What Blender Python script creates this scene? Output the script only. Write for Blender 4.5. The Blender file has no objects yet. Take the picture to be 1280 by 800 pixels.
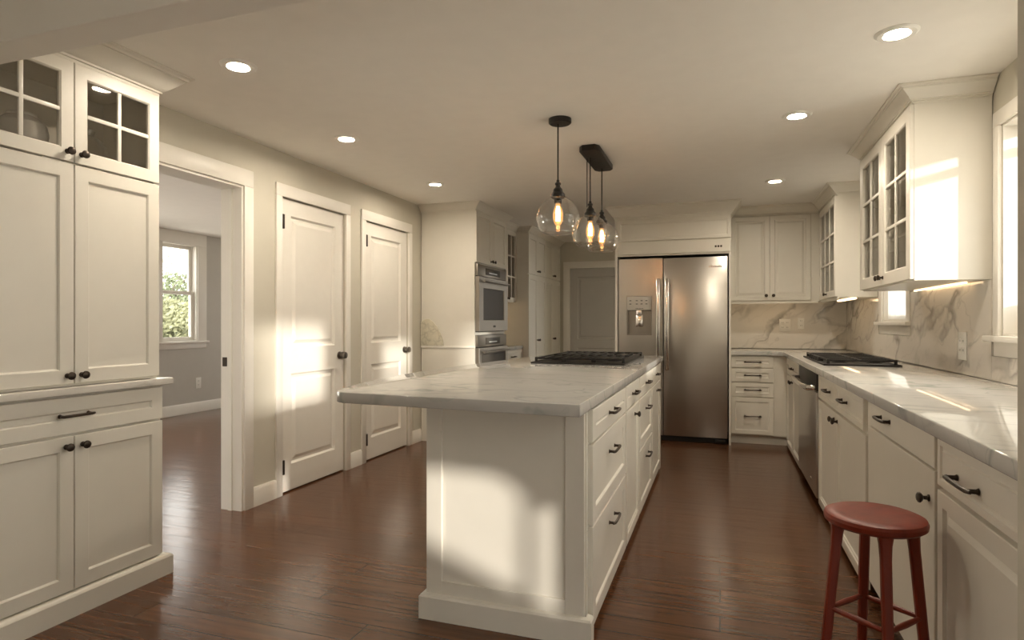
import bpy, bmesh, math, random
from mathutils import Vector, Matrix
R = math.radians
PI = math.pi
random.seed(7)
scn = bpy.context.scene
COL = scn.collection

# ------------------------------------------------------------------ camera, sky, sun, exposure
H = 1.235
cd = bpy.data.cameras.new('camera')
cd.sensor_width = 36.0
cd.lens = 760.0 / 1280.0 * 36.0
cd.shift_y = 3.0 / 1280.0
cd.clip_start = 0.02
cam = bpy.data.objects.new('camera', cd)
COL.objects.link(cam)
cam.location = (0, 0, H)
cam.rotation_euler = (R(90), 0, math.atan(260.0 / 760.0))
scn.camera = cam

scn.view_settings.view_transform = 'Standard'
scn.view_settings.look = 'None'
scn.view_settings.gamma = 1.0
scn.view_settings.use_curve_mapping = False
scn.view_settings.exposure = 1.0
scn.cycles.use_denoising = True
scn.cycles.max_bounces = 10
scn.cycles.diffuse_bounces = 6
scn.cycles.glossy_bounces = 4
scn.cycles.transmission_bounces = 6
scn.cycles.transparent_max_bounces = 16
scn.cycles.sample_clamp_indirect = 6.0
scn.cycles.caustics_reflective = False
scn.cycles.caustics_refractive = False

SKY_STRENGTH = 2.8
SUN_STRENGTH = 2.5
LAMP_STRENGTH = 310.0
world = bpy.data.worlds.new('sky')
scn.world = world
world.use_nodes = True
bg = world.node_tree.nodes['Background']
bg.inputs['Color'].default_value = (1.0, 0.965, 0.90, 1)
bg.inputs['Strength'].default_value = SKY_STRENGTH

sl = bpy.data.lights.new('sun', 'SUN')
sl.energy = SUN_STRENGTH
sl.angle = R(2.0)
sl.color = (1.0, 0.92, 0.80)
sun = bpy.data.objects.new('sun', sl)
COL.objects.link(sun)
SUN_DIR = Vector((-1.0, 0.75, -0.25))
sun.rotation_euler = SUN_DIR.to_track_quat('-Z', 'Y').to_euler()
sun.location = (8, -6, 4)

# ------------------------------------------------------------------ materials
def newmat(name):
    m = bpy.data.materials.new(name)
    m.use_nodes = True
    nt = m.node_tree
    return m, nt, nt.nodes['Principled BSDF']

def paint(name, col, rough=0.45, bump=0.0, spec=0.5):
    m, nt, p = newmat(name)
    n = nt.nodes.new('ShaderNodeTexNoise'); n.inputs['Scale'].default_value = 9.0
    r = nt.nodes.new('ShaderNodeMapRange')
    r.inputs['To Min'].default_value = 0.97; r.inputs['To Max'].default_value = 1.03
    mx = nt.nodes.new('ShaderNodeMix'); mx.data_type = 'RGBA'; mx.blend_type = 'MULTIPLY'
    mx.inputs[0].default_value = 1.0
    mx.inputs[6].default_value = (*col, 1)
    tc = nt.nodes.new('ShaderNodeTexCoord')
    nt.links.new(tc.outputs['Object'], n.inputs['Vector'])
    nt.links.new(n.outputs['Fac'], r.inputs['Value'])
    nt.links.new(r.outputs['Result'], mx.inputs[7])
    nt.links.new(mx.outputs[2], p.inputs['Base Color'])
    p.inputs['Roughness'].default_value = rough
    p.inputs['Specular IOR Level'].default_value = spec
    if bump:
        n2 = nt.nodes.new('ShaderNodeTexNoise'); n2.inputs['Scale'].default_value = 160.0
        b = nt.nodes.new('ShaderNodeBump'); b.inputs['Strength'].default_value = bump; b.inputs['Distance'].default_value = 0.002
        nt.links.new(tc.outputs['Object'], n2.inputs['Vector'])
        nt.links.new(n2.outputs['Fac'], b.inputs['Height']); nt.links.new(b.outputs['Normal'], p.inputs['Normal'])
    return m

def metal(name, col, rough, metallic=1.0, brushed=None):
    m, nt, p = newmat(name)
    p.inputs['Base Color'].default_value = (*col, 1)
    p.inputs['Metallic'].default_value = metallic
    p.inputs['Roughness'].default_value = rough
    tc = nt.nodes.new('ShaderNodeTexCoord')
    mp = nt.nodes.new('ShaderNodeMapping')
    mp.inputs['Scale'].default_value = brushed or (30, 30, 30)
    n = nt.nodes.new('ShaderNodeTexNoise'); n.inputs['Scale'].default_value = 1.0; n.inputs['Detail'].default_value = 3
    r = nt.nodes.new('ShaderNodeMapRange')
    r.inputs['To Min'].default_value = rough * 0.94; r.inputs['To Max'].default_value = rough * 1.06
    nt.links.new(tc.outputs['Object'], mp.inputs['Vector']); nt.links.new(mp.outputs['Vector'], n.inputs['Vector'])
    nt.links.new(n.outputs['Fac'], r.inputs['Value']); nt.links.new(r.outputs['Result'], p.inputs['Roughness'])
    return m

def glow(name, col, strength):
    m, nt, p = newmat(name)
    p.inputs['Base Color'].default_value = (*col, 1)
    p.inputs['Emission Color'].default_value = (*col, 1)
    p.inputs['Emission Strength'].default_value = strength
    return m

def clear(name, tint=(1, 1, 1), base=0.04, power=0.9, rough=0.0, expo=4.0):
    # thin clear glass: see-through with a reflection that grows at the rim
    m, nt, p = newmat(name)
    nt.nodes.remove(p)
    out = nt.nodes['Material Output']
    t = nt.nodes.new('ShaderNodeBsdfTransparent'); t.inputs['Color'].default_value = (*tint, 1)
    g = nt.nodes.new('ShaderNodeBsdfGlossy'); g.inputs['Roughness'].default_value = rough
    lw = nt.nodes.new('ShaderNodeLayerWeight'); lw.inputs['Blend'].default_value = 0.5
    pw = nt.nodes.new('ShaderNodeMath'); pw.operation = 'POWER'; pw.inputs[1].default_value = expo
    mr = nt.nodes.new('ShaderNodeMapRange')
    mr.inputs['To Min'].default_value = base; mr.inputs['To Max'].default_value = power
    mx = nt.nodes.new('ShaderNodeMixShader')
    nt.links.new(lw.outputs['Facing'], pw.inputs[0]); nt.links.new(pw.outputs[0], mr.inputs['Value'])
    nt.links.new(mr.outputs['Result'], mx.inputs['Fac'])
    nt.links.new(t.outputs[0], mx.inputs[1]); nt.links.new(g.outputs[0], mx.inputs[2])
    nt.links.new(mx.outputs[0], out.inputs['Surface'])
    return m

def marble(name, base, vein, rot=(0, 0, 0), scale=1.0, stretch=(1, 0.35, 1), width=0.035, amount=0.8, rough=0.1, fine=0.4):
    m, nt, p = newmat(name)
    L = nt.links.new
    tc = nt.nodes.new('ShaderNodeTexCoord')
    m1 = nt.nodes.new('ShaderNodeMapping'); m1.inputs['Rotation'].default_value = rot
    L(tc.outputs['Object'], m1.inputs['Vector'])
    wob = nt.nodes.new('ShaderNodeTexNoise'); wob.inputs['Scale'].default_value = 3.0 * scale; wob.inputs['Detail'].default_value = 4
    L(m1.outputs['Vector'], wob.inputs['Vector'])
    sub = nt.nodes.new('ShaderNodeVectorMath'); sub.operation = 'SUBTRACT'; sub.inputs[1].default_value = (0.5, 0.5, 0.5)
    L(wob.outputs['Color'], sub.inputs[0])
    sc = nt.nodes.new('ShaderNodeVectorMath'); sc.operation = 'SCALE'; sc.inputs['Scale'].default_value = 0.28 / scale
    L(sub.outputs[0], sc.inputs[0])
    add = nt.nodes.new('ShaderNodeVectorMath'); add.operation = 'ADD'
    L(m1.outputs['Vector'], add.inputs[0]); L(sc.outputs[0], add.inputs[1])
    m2 = nt.nodes.new('ShaderNodeMapping'); m2.inputs['Scale'].default_value = stretch
    L(add.outputs[0], m2.inputs['Vector'])
    facs = []
    for s, w, a in ((1.9 * scale, width, amount), (4.2 * scale, width * 0.9, amount * fine)):
        n = nt.nodes.new('ShaderNodeTexNoise'); n.inputs['Scale'].default_value = s; n.inputs['Detail'].default_value = 2; n.inputs['Roughness'].default_value = 0.4
        L(m2.outputs['Vector'], n.inputs['Vector'])
        cr = nt.nodes.new('ShaderNodeValToRGB')
        e = cr.color_ramp.elements
        e[0].position = 0.5 - w; e[0].color = (0, 0, 0, 1)
        e[1].position = 0.5 + w * 0.5; e[1].color = (0, 0, 0, 1)
        k = cr.color_ramp.elements.new(0.5); k.color = (a, a, a, 1)
        L(n.outputs['Fac'], cr.inputs['Fac'])
        facs.append(cr.outputs['Color'])
    mxv = nt.nodes.new('ShaderNodeMath'); mxv.operation = 'MAXIMUM'
    L(facs[0], mxv.inputs[0]); L(facs[1], mxv.inputs[1])
    # the veins come and go
    pt = nt.nodes.new('ShaderNodeTexNoise'); pt.inputs['Scale'].default_value = 2.2 * scale; pt.inputs['Detail'].default_value = 3
    L(tc.outputs['Object'], pt.inputs['Vector'])
    pr = nt.nodes.new('ShaderNodeMapRange'); pr.inputs['From Min'].default_value = 0.35; pr.inputs['From Max'].default_value = 0.65
    pr.inputs['To Min'].default_value = 0.15
    L(pt.outputs['Fac'], pr.inputs['Value'])
    mul = nt.nodes.new('ShaderNodeMath'); mul.operation = 'MULTIPLY'
    L(mxv.outputs[0], mul.inputs[0]); L(pr.outputs['Result'], mul.inputs[1])
    cloud = nt.nodes.new('ShaderNodeMix'); cloud.data_type = 'RGBA'
    cloud.inputs[6].default_value = (*base, 1); cloud.inputs[7].default_value = (*[c * 0.86 for c in base], 1)
    L(wob.outputs['Fac'], cloud.inputs[0])
    fin = nt.nodes.new('ShaderNodeMix'); fin.data_type = 'RGBA'
    L(mul.outputs[0], fin.inputs[0]); L(cloud.outputs[2], fin.inputs[6]); fin.inputs[7].default_value = (*vein, 1)
    L(fin.outputs[2], p.inputs['Base Color'])
    p.inputs['Roughness'].default_value = rough
    return m

def wood_floor():
    m, nt, p = newmat('plank_floor')
    L = nt.links.new
    tc = nt.nodes.new('ShaderNodeTexCoord')
    br = nt.nodes.new('ShaderNodeTexBrick')
    br.inputs['Scale'].default_value = 1.0
    br.inputs['Brick Width'].default_value = 1.7
    br.inputs['Row Height'].default_value = 0.135
    br.inputs['Mortar Size'].default_value = 0.003
    br.inputs['Mortar Smooth'].default_value = 0.3
    br.offset = 0.37; br.offset_frequency = 2; br.squash_frequency = 3; br.squash = 0.8
    br.inputs['Color1'].default_value = (0.092, 0.037, 0.016, 1)
    br.inputs['Color2'].default_value = (0.120, 0.050, 0.022, 1)
    br.inputs['Mortar'].default_value = (0.010, 0.005, 0.003, 1)
    L(tc.outputs['Object'], br.inputs['Vector'])
    mp = nt.nodes.new('ShaderNodeMapping'); mp.inputs['Scale'].default_value = (0.9, 15, 1)
    L(tc.outputs['Object'], mp.inputs['Vector'])
    n = nt.nodes.new('ShaderNodeTexNoise'); n.inputs['Scale'].default_value = 2.4; n.inputs['Detail'].default_value = 6; n.inputs['Distortion'].default_value = 0.6
    L(mp.outputs['Vector'], n.inputs['Vector'])
    mr = nt.nodes.new('ShaderNodeMapRange'); mr.inputs['From Min'].default_value = 0.3; mr.inputs['From Max'].default_value = 0.7
    mr.inputs['To Min'].default_value = 0.72; mr.inputs['To Max'].default_value = 1.25
    L(n.outputs['Fac'], mr.inputs['Value'])
    mx = nt.nodes.new('ShaderNodeMix'); mx.data_type = 'RGBA'; mx.blend_type = 'MULTIPLY'; mx.inputs[0].default_value = 1.0
    L(br.outputs['Color'], mx.inputs[6]); L(mr.outputs['Result'], mx.inputs[7])
    L(mx.outputs[2], p.inputs['Base Color'])
    rr = nt.nodes.new('ShaderNodeMapRange'); rr.inputs['To Min'].default_value = 0.16; rr.inputs['To Max'].default_value = 0.24
    L(n.outputs['Fac'], rr.inputs['Value']); L(rr.outputs['Result'], p.inputs['Roughness'])
    mp2 = nt.nodes.new('ShaderNodeMapping'); mp2.inputs['Scale'].default_value = (2.0, 9, 1)
    L(tc.outputs['Object'], mp2.inputs['Vector'])
    nb = nt.nodes.new('ShaderNodeTexNoise'); nb.inputs['Scale'].default_value = 2.0; nb.inputs['Detail'].default_value = 3
    L(mp2.outputs['Vector'], nb.inputs['Vector'])
    b1 = nt.nodes.new('ShaderNodeBump'); b1.inputs['Strength'].default_value = 0.12; b1.inputs['Distance'].default_value = 0.01
    L(nb.outputs['Fac'], b1.inputs['Height'])
    b2 = nt.nodes.new('ShaderNodeBump'); b2.inputs['Strength'].default_value = 0.6; b2.inputs['Distance'].default_value = 0.002; b2.invert = True
    L(br.outputs['Fac'], b2.inputs['Height']); L(b1.outputs['Normal'], b2.inputs['Normal'])
    L(b2.outputs['Normal'], p.inputs['Normal'])
    return m

def stool_wood():
    m, nt, p = newmat('red_stained_wood')
    L = nt.links.new
    tc = nt.nodes.new('ShaderNodeTexCoord')
    mp = nt.nodes.new('ShaderNodeMapping'); mp.inputs['Scale'].default_value = (14, 14, 2)
    n = nt.nodes.new('ShaderNodeTexNoise'); n.inputs['Scale'].default_value = 2; n.inputs['Detail'].default_value = 5
    cr = nt.nodes.new('ShaderNodeValToRGB')
    cr.color_ramp.elements[0].position = 0.3; cr.color_ramp.elements[0].color = (0.15, 0.020, 0.009, 1)
    cr.color_ramp.elements[1].position = 0.75; cr.color_ramp.elements[1].color = (0.23, 0.034, 0.014, 1)
    L(tc.outputs['Object'], mp.inputs['Vector']); L(mp.outputs['Vector'], n.inputs['Vector'])
    L(n.outputs['Fac'], cr.inputs['Fac']); L(cr.outputs['Color'], p.inputs['Base Color'])
    p.inputs['Roughness'].default_value = 0.38
    p.inputs['Specular IOR Level'].default_value = 0.3
    return m

def leaf_mat(name, col):
    m, nt, p = newmat(name)
    tc = nt.nodes.new('ShaderNodeTexCoord')
    n = nt.nodes.new('ShaderNodeTexNoise'); n.inputs['Scale'].default_value = 1.5; n.inputs['Detail'].default_value = 4
    cr = nt.nodes.new('ShaderNodeValToRGB')
    cr.color_ramp.elements[0].position = 0.35; cr.color_ramp.elements[0].color = (*[c * 0.6 for c in col], 1)
    cr.color_ramp.elements[1].position = 0.65; cr.color_ramp.elements[1].color = (*col, 1)
    nt.links.new(tc.outputs['Object'], n.inputs['Vector'])
    nt.links.new(n.outputs['Fac'], cr.inputs['Fac']); nt.links.new(cr.outputs['Color'], p.inputs['Base Color'])
    p.inputs['Roughness'].default_value = 0.7
    return m

M = {}
M['cab'] = paint('cream_cabinet_paint', (0.73, 0.70, 0.63), 0.38)
M['wall'] = paint('greige_wall_paint', (0.58, 0.55, 0.47), 0.7, 0.08)
M['siderm'] = paint('grey_wall_paint', (0.55, 0.53, 0.49), 0.7, 0.08)
M['ceil'] = paint('ceiling_paint', (0.87, 0.845, 0.80), 0.85, 0.05)
M['trim'] = paint('white_trim_paint', (0.80, 0.77, 0.71), 0.4)
M['halldoor'] = paint('hall_door_paint', (0.47, 0.45, 0.42), 0.45)
M['floor'] = wood_floor()
M['marble'] = marble('white_marble_worktop', (0.57, 0.56, 0.54), (0.17, 0.225, 0.21), rot=(0.2, 0.3, 0.1), scale=1.3, stretch=(0.4, 1.5, 1.2), width=0.032, amount=0.65, rough=0.05, fine=0.6)
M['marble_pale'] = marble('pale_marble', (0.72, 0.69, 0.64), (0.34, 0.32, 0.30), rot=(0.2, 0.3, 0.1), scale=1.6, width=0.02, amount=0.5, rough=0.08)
M['splash_r'] = marble('veined_marble_right', (0.72, 0.68, 0.62), (0.17, 0.155, 0.14), rot=(R(24), 0, 0), scale=1.3, stretch=(1, 0.36, 1.2), width=0.032, amount=0.95, rough=0.12)
M['splash_b'] = marble('veined_marble_back', (0.75, 0.72, 0.67), (0.15, 0.14, 0.13), rot=(0, R(38), 0), scale=1.2, stretch=(0.36, 1, 1.4), width=0.05, amount=0.85, rough=0.12)
M['steel'] = metal('brushed_stainless', (0.62, 0.59, 0.55), 0.30, 1.0, (2, 2, 2))
M['steel_bright'] = metal('bright_stainless', (0.78, 0.76, 0.73), 0.16)
M['oven'] = metal('oven_stainless', (0.34, 0.312, 0.275), 0.40, 1.0, (2, 2, 2))
M['darkglass'] = metal('dark_oven_glass', (0.060, 0.052, 0.042), 0.35, 0.0)
M['darkglass'].node_tree.nodes['Principled BSDF'].inputs['Specular IOR Level'].default_value = 0.2
M['black'] = metal('matte_black_iron', (0.018, 0.016, 0.015), 0.42, 0.3)
M['bronze'] = metal('oil_rubbed_bronze', (0.055, 0.043, 0.034), 0.34, 0.75)
M['nickel'] = metal('aged_nickel', (0.22, 0.20, 0.18), 0.28)
M['plate'] = paint('white_plastic', (0.82, 0.81, 0.77), 0.35)
M['panelgrey'] = paint('dispenser_grey', (0.60, 0.565, 0.51), 0.35)
M['slot'] = paint('dark_slot', (0.03, 0.03, 0.03), 0.5)
M['stool'] = stool_wood()
M['pane'] = clear('window_glass', (0.97, 0.98, 0.98), 0.03, 0.9)
M['cabpane'] = clear('cabinet_glass', (0.84, 0.83, 0.81), 0.05, 0.9)
M['shade'] = clear('pendant_glass', (0.975, 0.968, 0.955), 0.07, 0.95, 0.0, 2.4)
M['bulbglass'] = clear('bulb_glass', (1.0, 0.86, 0.66), 0.02, 0.8)
M['filament'] = glow('filament_glow', (1.0, 0.58, 0.25), 18.0)
M['lens'] = glow('lamp_lens_glow', (1.0, 0.87, 0.69), LAMP_STRENGTH)
M['strip'] = glow('under_cabinet_glow', (1.0, 0.72, 0.42), 2.2)
M['display'] = glow('display_glow', (0.5, 0.52, 0.5), 0.15)
M['porcelain'] = paint('grey_porcelain', (0.80, 0.78, 0.75), 0.15)
M['vaseglass'] = clear('vase_glass', (0.95, 0.95, 0.94), 0.16, 1.0, 0.05, 2.0)
M['curtain'] = paint('sheer_white_cloth', (0.86, 0.85, 0.83), 0.9)
M['ground'] = paint('pale_gravel_ground', (0.72, 0.69, 0.63), 0.9)
M['leafA'] = leaf_mat('green_leaves', (0.22, 0.26, 0.15))
M['leafB'] = leaf_mat('yellow_green_leaves', (0.33, 0.34, 0.20))
M['leafC'] = leaf_mat('grey_green_leaves', (0.30, 0.31, 0.25))
M['bark'] = paint('tree_bark', (0.16, 0.13, 0.10), 0.9)
def _amber():
    nt = M['bulbglass'].node_tree
    out = nt.nodes['Material Output']
    sh = out.inputs['Surface'].links[0].from_socket
    e = nt.nodes.new('ShaderNodeEmission'); e.inputs['Color'].default_value = (1.0, 0.5, 0.18, 1); e.inputs['Strength'].default_value = 0.28
    a = nt.nodes.new('ShaderNodeAddShader')
    nt.links.new(sh, a.inputs[0]); nt.links.new(e.outputs[0], a.inputs[1]); nt.links.new(a.outputs[0], out.inputs['Surface'])
_amber()
def _sheer():
    nt = M['curtain'].node_tree
    p = nt.nodes['Principled BSDF']; out = nt.nodes['Material Output']
    t = nt.nodes.new('ShaderNodeBsdfTranslucent'); t.inputs['Color'].default_value = (0.9, 0.89, 0.87, 1)
    mx = nt.nodes.new('ShaderNodeMixShader'); mx.inputs['Fac'].default_value = 0.3
    nt.links.new(p.outputs[0], mx.inputs[1]); nt.links.new(t.outputs[0], mx.inputs[2]); nt.links.new(mx.outputs[0], out.inputs['Surface'])
_sheer()

# ------------------------------------------------------------------ mesh builder
class MB:
    def __init__(self):
        self.bm = bmesh.new()
    def box(self, x0, x1, y0, y1, z0, z1, bev=0.0):
        x0, x1 = min(x0, x1), max(x0, x1); y0, y1 = min(y0, y1), max(y0, y1); z0, z1 = min(z0, z1), max(z0, z1)
        v = [self.bm.verts.new(c) for c in ((x0, y0, z0), (x1, y0, z0), (x1, y1, z0), (x0, y1, z0), (x0, y0, z1), (x1, y0, z1), (x1, y1, z1), (x0, y1, z1))]
        fs = [self.bm.faces.new([v[i] for i in f]) for f in ((0, 3, 2, 1), (4, 5, 6, 7), (0, 1, 5, 4), (1, 2, 6, 5), (2, 3, 7, 6), (3, 0, 4, 7))]
        if bev > 0:
            es = list({e for f in fs for e in f.edges})
            bmesh.ops.bevel(self.bm, geom=es, offset=bev, segments=2, profile=0.5, affect='EDGES', clamp_overlap=True)
        return self
    def prism(self, poly, z0, z1, bev=0.0, axis='z'):
        # poly: CCW list of (a, b); axis z: (x, y) up; axis x: (y, z) along x
        def P(a, b, h):
            return (a, b, h) if axis == 'z' else ((h, a, b) if axis == 'x' else (a, h, b))
        lo = [self.bm.verts.new(P(a, b, z0)) for a, b in poly]
        hi = [self.bm.verts.new(P(a, b, z1)) for a, b in poly]
        n = len(poly)
        fs = [self.bm.faces.new(list(reversed(lo))), self.bm.faces.new(hi)]
        for i in range(n):
            fs.append(self.bm.faces.new((lo[i], lo[(i + 1) % n], hi[(i + 1) % n], hi[i])))
        bmesh.ops.recalc_face_normals(self.bm, faces=fs)
        if bev > 0:
            es = [e for e in fs[0].edges] + [e for e in fs[1].edges]
            bmesh.ops.bevel(self.bm, geom=es, offset=bev, segments=3, profile=0.5, affect='EDGES', clamp_overlap=True)
        return self
    def lathe(self, prof, mat=None, n=24, cap=True):
        mat = mat or Matrix()
        rings = []
        for r, z in prof:
            if r < 1e-6:
                rings.append([self.bm.verts.new(mat @ Vector((0, 0, z)))])
            else:
                rings.append([self.bm.verts.new(mat @ Vector((r * math.cos(2 * PI * i / n), r * math.sin(2 * PI * i / n), z))) for i in range(n)])
        fs = []
        for a, b in zip(rings[:-1], rings[1:]):
            for i in range(n):
                j = (i + 1) % n
                if len(a) == 1 and len(b) == 1: continue
                if len(a) == 1: fs.append(self.bm.faces.new((a[0], b[j], b[i])))
                elif len(b) == 1: fs.append(self.bm.faces.new((a[i], a[j], b[0])))
                else: fs.append(self.bm.faces.new((a[i], a[j], b[j], b[i])))
        if cap:
            if len(rings[0]) > 1: fs.append(self.bm.faces.new(list(reversed(rings[0]))))
            if len(rings[-1]) > 1: fs.append(self.bm.faces.new(rings[-1]))
        bmesh.ops.recalc_face_normals(self.bm, faces=fs)
        return self
    def tube(self, pts, rad, n=8):
        pts = [Vector(p) for p in pts]
        rads = rad if isinstance(rad, (list, tuple)) else [rad] * len(pts)
        rings = []
        up = None
        for i, p in enumerate(pts):
            if i == 0: t = (pts[1] - p).normalized()
            elif i == len(pts) - 1: t = (p - pts[i - 1]).normalized()
            else: t = ((pts[i + 1] - p).normalized() + (p - pts[i - 1]).normalized()).normalized()
            if up is None:
                up = Vector((0, 0, 1)) if abs(t.z) < 0.9 else Vector((1, 0, 0))
            a = (up - t * up.dot(t)).normalized(); b = t.cross(a)
            up = a
            rings.append([self.bm.verts.new(p + rads[i] * (math.cos(2 * PI * k / n) * a + math.sin(2 * PI * k / n) * b)) for k in range(n)])
        fs = []
        for a, b in zip(rings[:-1], rings[1:]):
            for i in range(n):
                fs.append(self.bm.faces.new((a[i], a[(i + 1) % n], b[(i + 1) % n], b[i])))
        fs.append(self.bm.faces.new(list(reversed(rings[0])))); fs.append(self.bm.faces.new(rings[-1]))
        bmesh.ops.recalc_face_normals(self.bm, faces=fs)
        return self
    def panel(self, x0, x1, z0, z1, steps, back):
        # rectangle loops (inset, y) from the outer edge inward, closed at the last; front looks to -y
        loops = []
        for ins, y in [(0.0, back)] + list(steps):
            loops.append([self.bm.verts.new(c) for c in ((x0 + ins, y, z0 + ins), (x1 - ins, y, z0 + ins), (x1 - ins, y, z1 - ins), (x0 + ins, y, z1 - ins))])
        fs = []
        for a, b in zip(loops[:-1], loops[1:]):
            for i in range(4):
                fs.append(self.bm.faces.new((a[i], a[(i + 1) % 4], b[(i + 1) % 4], b[i])))
        fs.append(self.bm.faces.new(loops[-1])); fs.append(self.bm.faces.new(list(reversed(loops[0]))))
        bmesh.ops.recalc_face_normals(self.bm, faces=fs)
        return self
    def ring(self, x0, x1, z0, z1, w, y0, y1, lip=0.006):
        # a picture-frame: y0 front, y1 back, members w wide, chamfered inside edge
        def loop(i, y): return [self.bm.verts.new(c) for c in ((x0 + i, y, z0 + i), (x1 - i, y, z0 + i), (x1 - i, y, z1 - i), (x0 + i, y, z1 - i))]
        ls = [loop(0.002, y0), loop(w - lip, y0), loop(w, y0 + lip), loop(w, y1), loop(0, y1), loop(0, y0 + 0.002)]
        fs = []
        for k in range(6):
            a, b = ls[k], ls[(k + 1) % 6]
            for i in range(4):
                fs.append(self.bm.faces.new((a[i], a[(i + 1) % 4], b[(i + 1) % 4], b[i])))
        bmesh.ops.recalc_face_normals(self.bm, faces=fs)
        return self
    def sweep(self, prof, path, side=1):
        # prof: closed list of (out, z); path: open list of (x, y); out is to the right of travel (side=1) or left (-1)
        P = [Vector((p[0], p[1])) for p in path]
        nrm = []
        for a, b in zip(P[:-1], P[1:]):
            d = (b - a).normalized(); nrm.append(Vector((d.y, -d.x)) * side)
        rings = []
        for i, p in enumerate(P):
            if i == 0: m = nrm[0]
            elif i == len(P) - 1: m = nrm[-1]
            else:
                s = nrm[i - 1] + nrm[i]; m = s / (s.length_squared / 2)
            rings.append([self.bm.verts.new((p.x + m.x * o, p.y + m.y * o, z)) for o, z in prof])
        n = len(prof); fs = []
        for a, b in zip(rings[:-1], rings[1:]):
            for i in range(n):
                fs.append(self.bm.faces.new((a[i], a[(i + 1) % n], b[(i + 1) % n], b[i])))
        fs.append(self.bm.faces.new(rings[0])); fs.append(self.bm.faces.new(list(reversed(rings[-1]))))
        bmesh.ops.recalc_face_normals(self.bm, faces=fs)
        return self
    def build(self, name, mat, parent=None, loc=(0, 0, 0), rz=0.0, smooth=True):
        me = bpy.data.meshes.new(name)
        self.bm.to_mesh(me); self.bm.free()
        me.materials.append(M[mat] if isinstance(mat, str) else mat)
        if smooth:
            for p in me.polygons: p.use_smooth = True
            me.set_sharp_from_angle(angle=R(32))
        o = bpy.data.objects.new(name, me)
        COL.objects.link(o)
        o.location = loc; o.rotation_euler = (0, 0, rz)
        if parent is not None: o.parent = parent
        return o

def tag(o, label, cat, group=None):
    o['label'] = label; o['category'] = cat
    if group: o['group'] = group
    return o
def thing(name, label, cat, loc=(0, 0, 0), rz=0.0, group=None):
    o = bpy.data.objects.new(name, None)
    COL.objects.link(o)
    o.empty_display_size = 0.1
    o.location = loc; o.rotation_euler = (0, 0, rz)
    return tag(o, label, cat, group)
def structure(o):
    o['kind'] = 'structure'
    return o
def sroot(name, loc=(0, 0, 0), rz=0.0):
    o = bpy.data.objects.new(name, None); COL.objects.link(o)
    o.location = loc; o.rotation_euler = (0, 0, rz)
    return structure(o)

# ------------------------------------------------------------------ room shell
XL, XR, ZC, YB, YH = -2.96, 1.29, 2.45, 7.30, 9.0

def wall_plane(name, mat, axis, p0, p1, a0, a1, z0, z1, holes=(), extra=None):
    # a wall of thickness p0..p1 spanning a0..a1; holes (a, b, zlo, zhi)
    mb = MB()
    cuts = sorted({a0, a1, *[h[0] for h in holes], *[h[1] for h in holes]})
    for c0, c1 in zip(cuts[:-1], cuts[1:]):
        mid = (c0 + c1) / 2
        segs = sorted([(h[2], h[3]) for h in holes if h[0] < mid < h[1]])
        z = z0
        for s0, s1 in segs + [(z1, z1)]:
            if s0 > z + 1e-6:
                if axis == 'x': mb.box(p0, p1, c0, c1, z, s0)
                else: mb.box(c0, c1, p0, p1, z, s0)
            z = max(z, s1)
    if extra: extra(mb)
    return structure(mb.build(name, mat, smooth=False))

structure(MB().box(-6.95, 1.43, -3.0, 9.15, -0.08, 0.0).build('floor', 'floor', smooth=False))
structure(MB().box(-7.0, 1.43, -3.0, 9.15, ZC, ZC + 0.12).build('ceiling', 'ceil', smooth=False))
structure(MB().box(-60, 60, -60, 60, -0.5, -0.3).build('ground', 'ground', smooth=False))

# passage to the side room and two closet doors in the left wall
OP = (2.36, 3.20, 0.0, 2.13)
D1 = (3.565, 4.345, 0.0, 2.135)
D2 = (4.645, 5.425, 0.0, 2.135)
wall_plane('wall_left', 'wall', 'x', XL - 0.06, XL, -3.0, YH, 0, ZC, [OP, D1, D2])
wall_plane('wall_left_inner', 'wall', 'x', XL - 0.15, XL - 0.06, -3.0, YH, 0, ZC, [OP])

def sun_fillers(mb):
    # unseen filler pieces added to shape the sun patches on the island end
    x0, x1 = XR, XR + 0.02
    mb.prism([(0.30, 1.26), (0.44, 1.24), (0.69, 1.156), (0.7775, 1.057), (0.815, 1.006), (0.9875, 0.92), (1.05, 0.90), (1.05, 1.32), (0.30, 1.32)], x0, x1, axis='x')
    mb.prism([(0.30, 0.28), (1.05, 0.28), (1.05, 0.45), (0.9875, 0.48), (0.89, 0.56), (0.44, 0.94), (0.30, 1.06)], x0, x1, axis='x')
    mb.box(x0, x1, 0.775, 0.81, 0.5, 1.2)
W4 = (1.64, 2.28, 1.45, 2.19)
W2 = (2.72, 3.545, 1.17, 2.19)
W3 = (5.09, 5.80, 1.24, 2.05)
wall_plane('wall_right', 'wall', 'x', XR, XR + 0.14, -3.0, YH, 0, ZC,
           [(0.30, 1.05, 0.30, 1.30), (0.0, 1.02, 1.70, 2.30), W2, W3, W4, (-2.8, -0.5, 0.05, 1.60)], sun_fillers)  # the unglazed openings are unseen, added to let sun and sky light in
wall_plane('wall_back', 'wall', 'y', YB, YB + 0.12, -1.06, XR, 0, ZC)
wall_plane('wall_hall', 'wall', 'y', YH, YH + 0.12, XL, -0.94, 0, ZC, [(-2.15, -1.24, 0, 2.05)])
wall_plane('wall_hall_side', 'wall', 'x', -1.06, -0.94, YB + 0.12, YH, 0, ZC, [(8.0, 8.6, 0.5, 2.1)])  # unseen opening cut to brighten the hall
wall_plane('wall_rear', 'wall', 'y', -3.12, -3.0, -7.0, 1.43, 0, ZC, [(-6.4, -3.6, 0.4, 2.2)])
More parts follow.
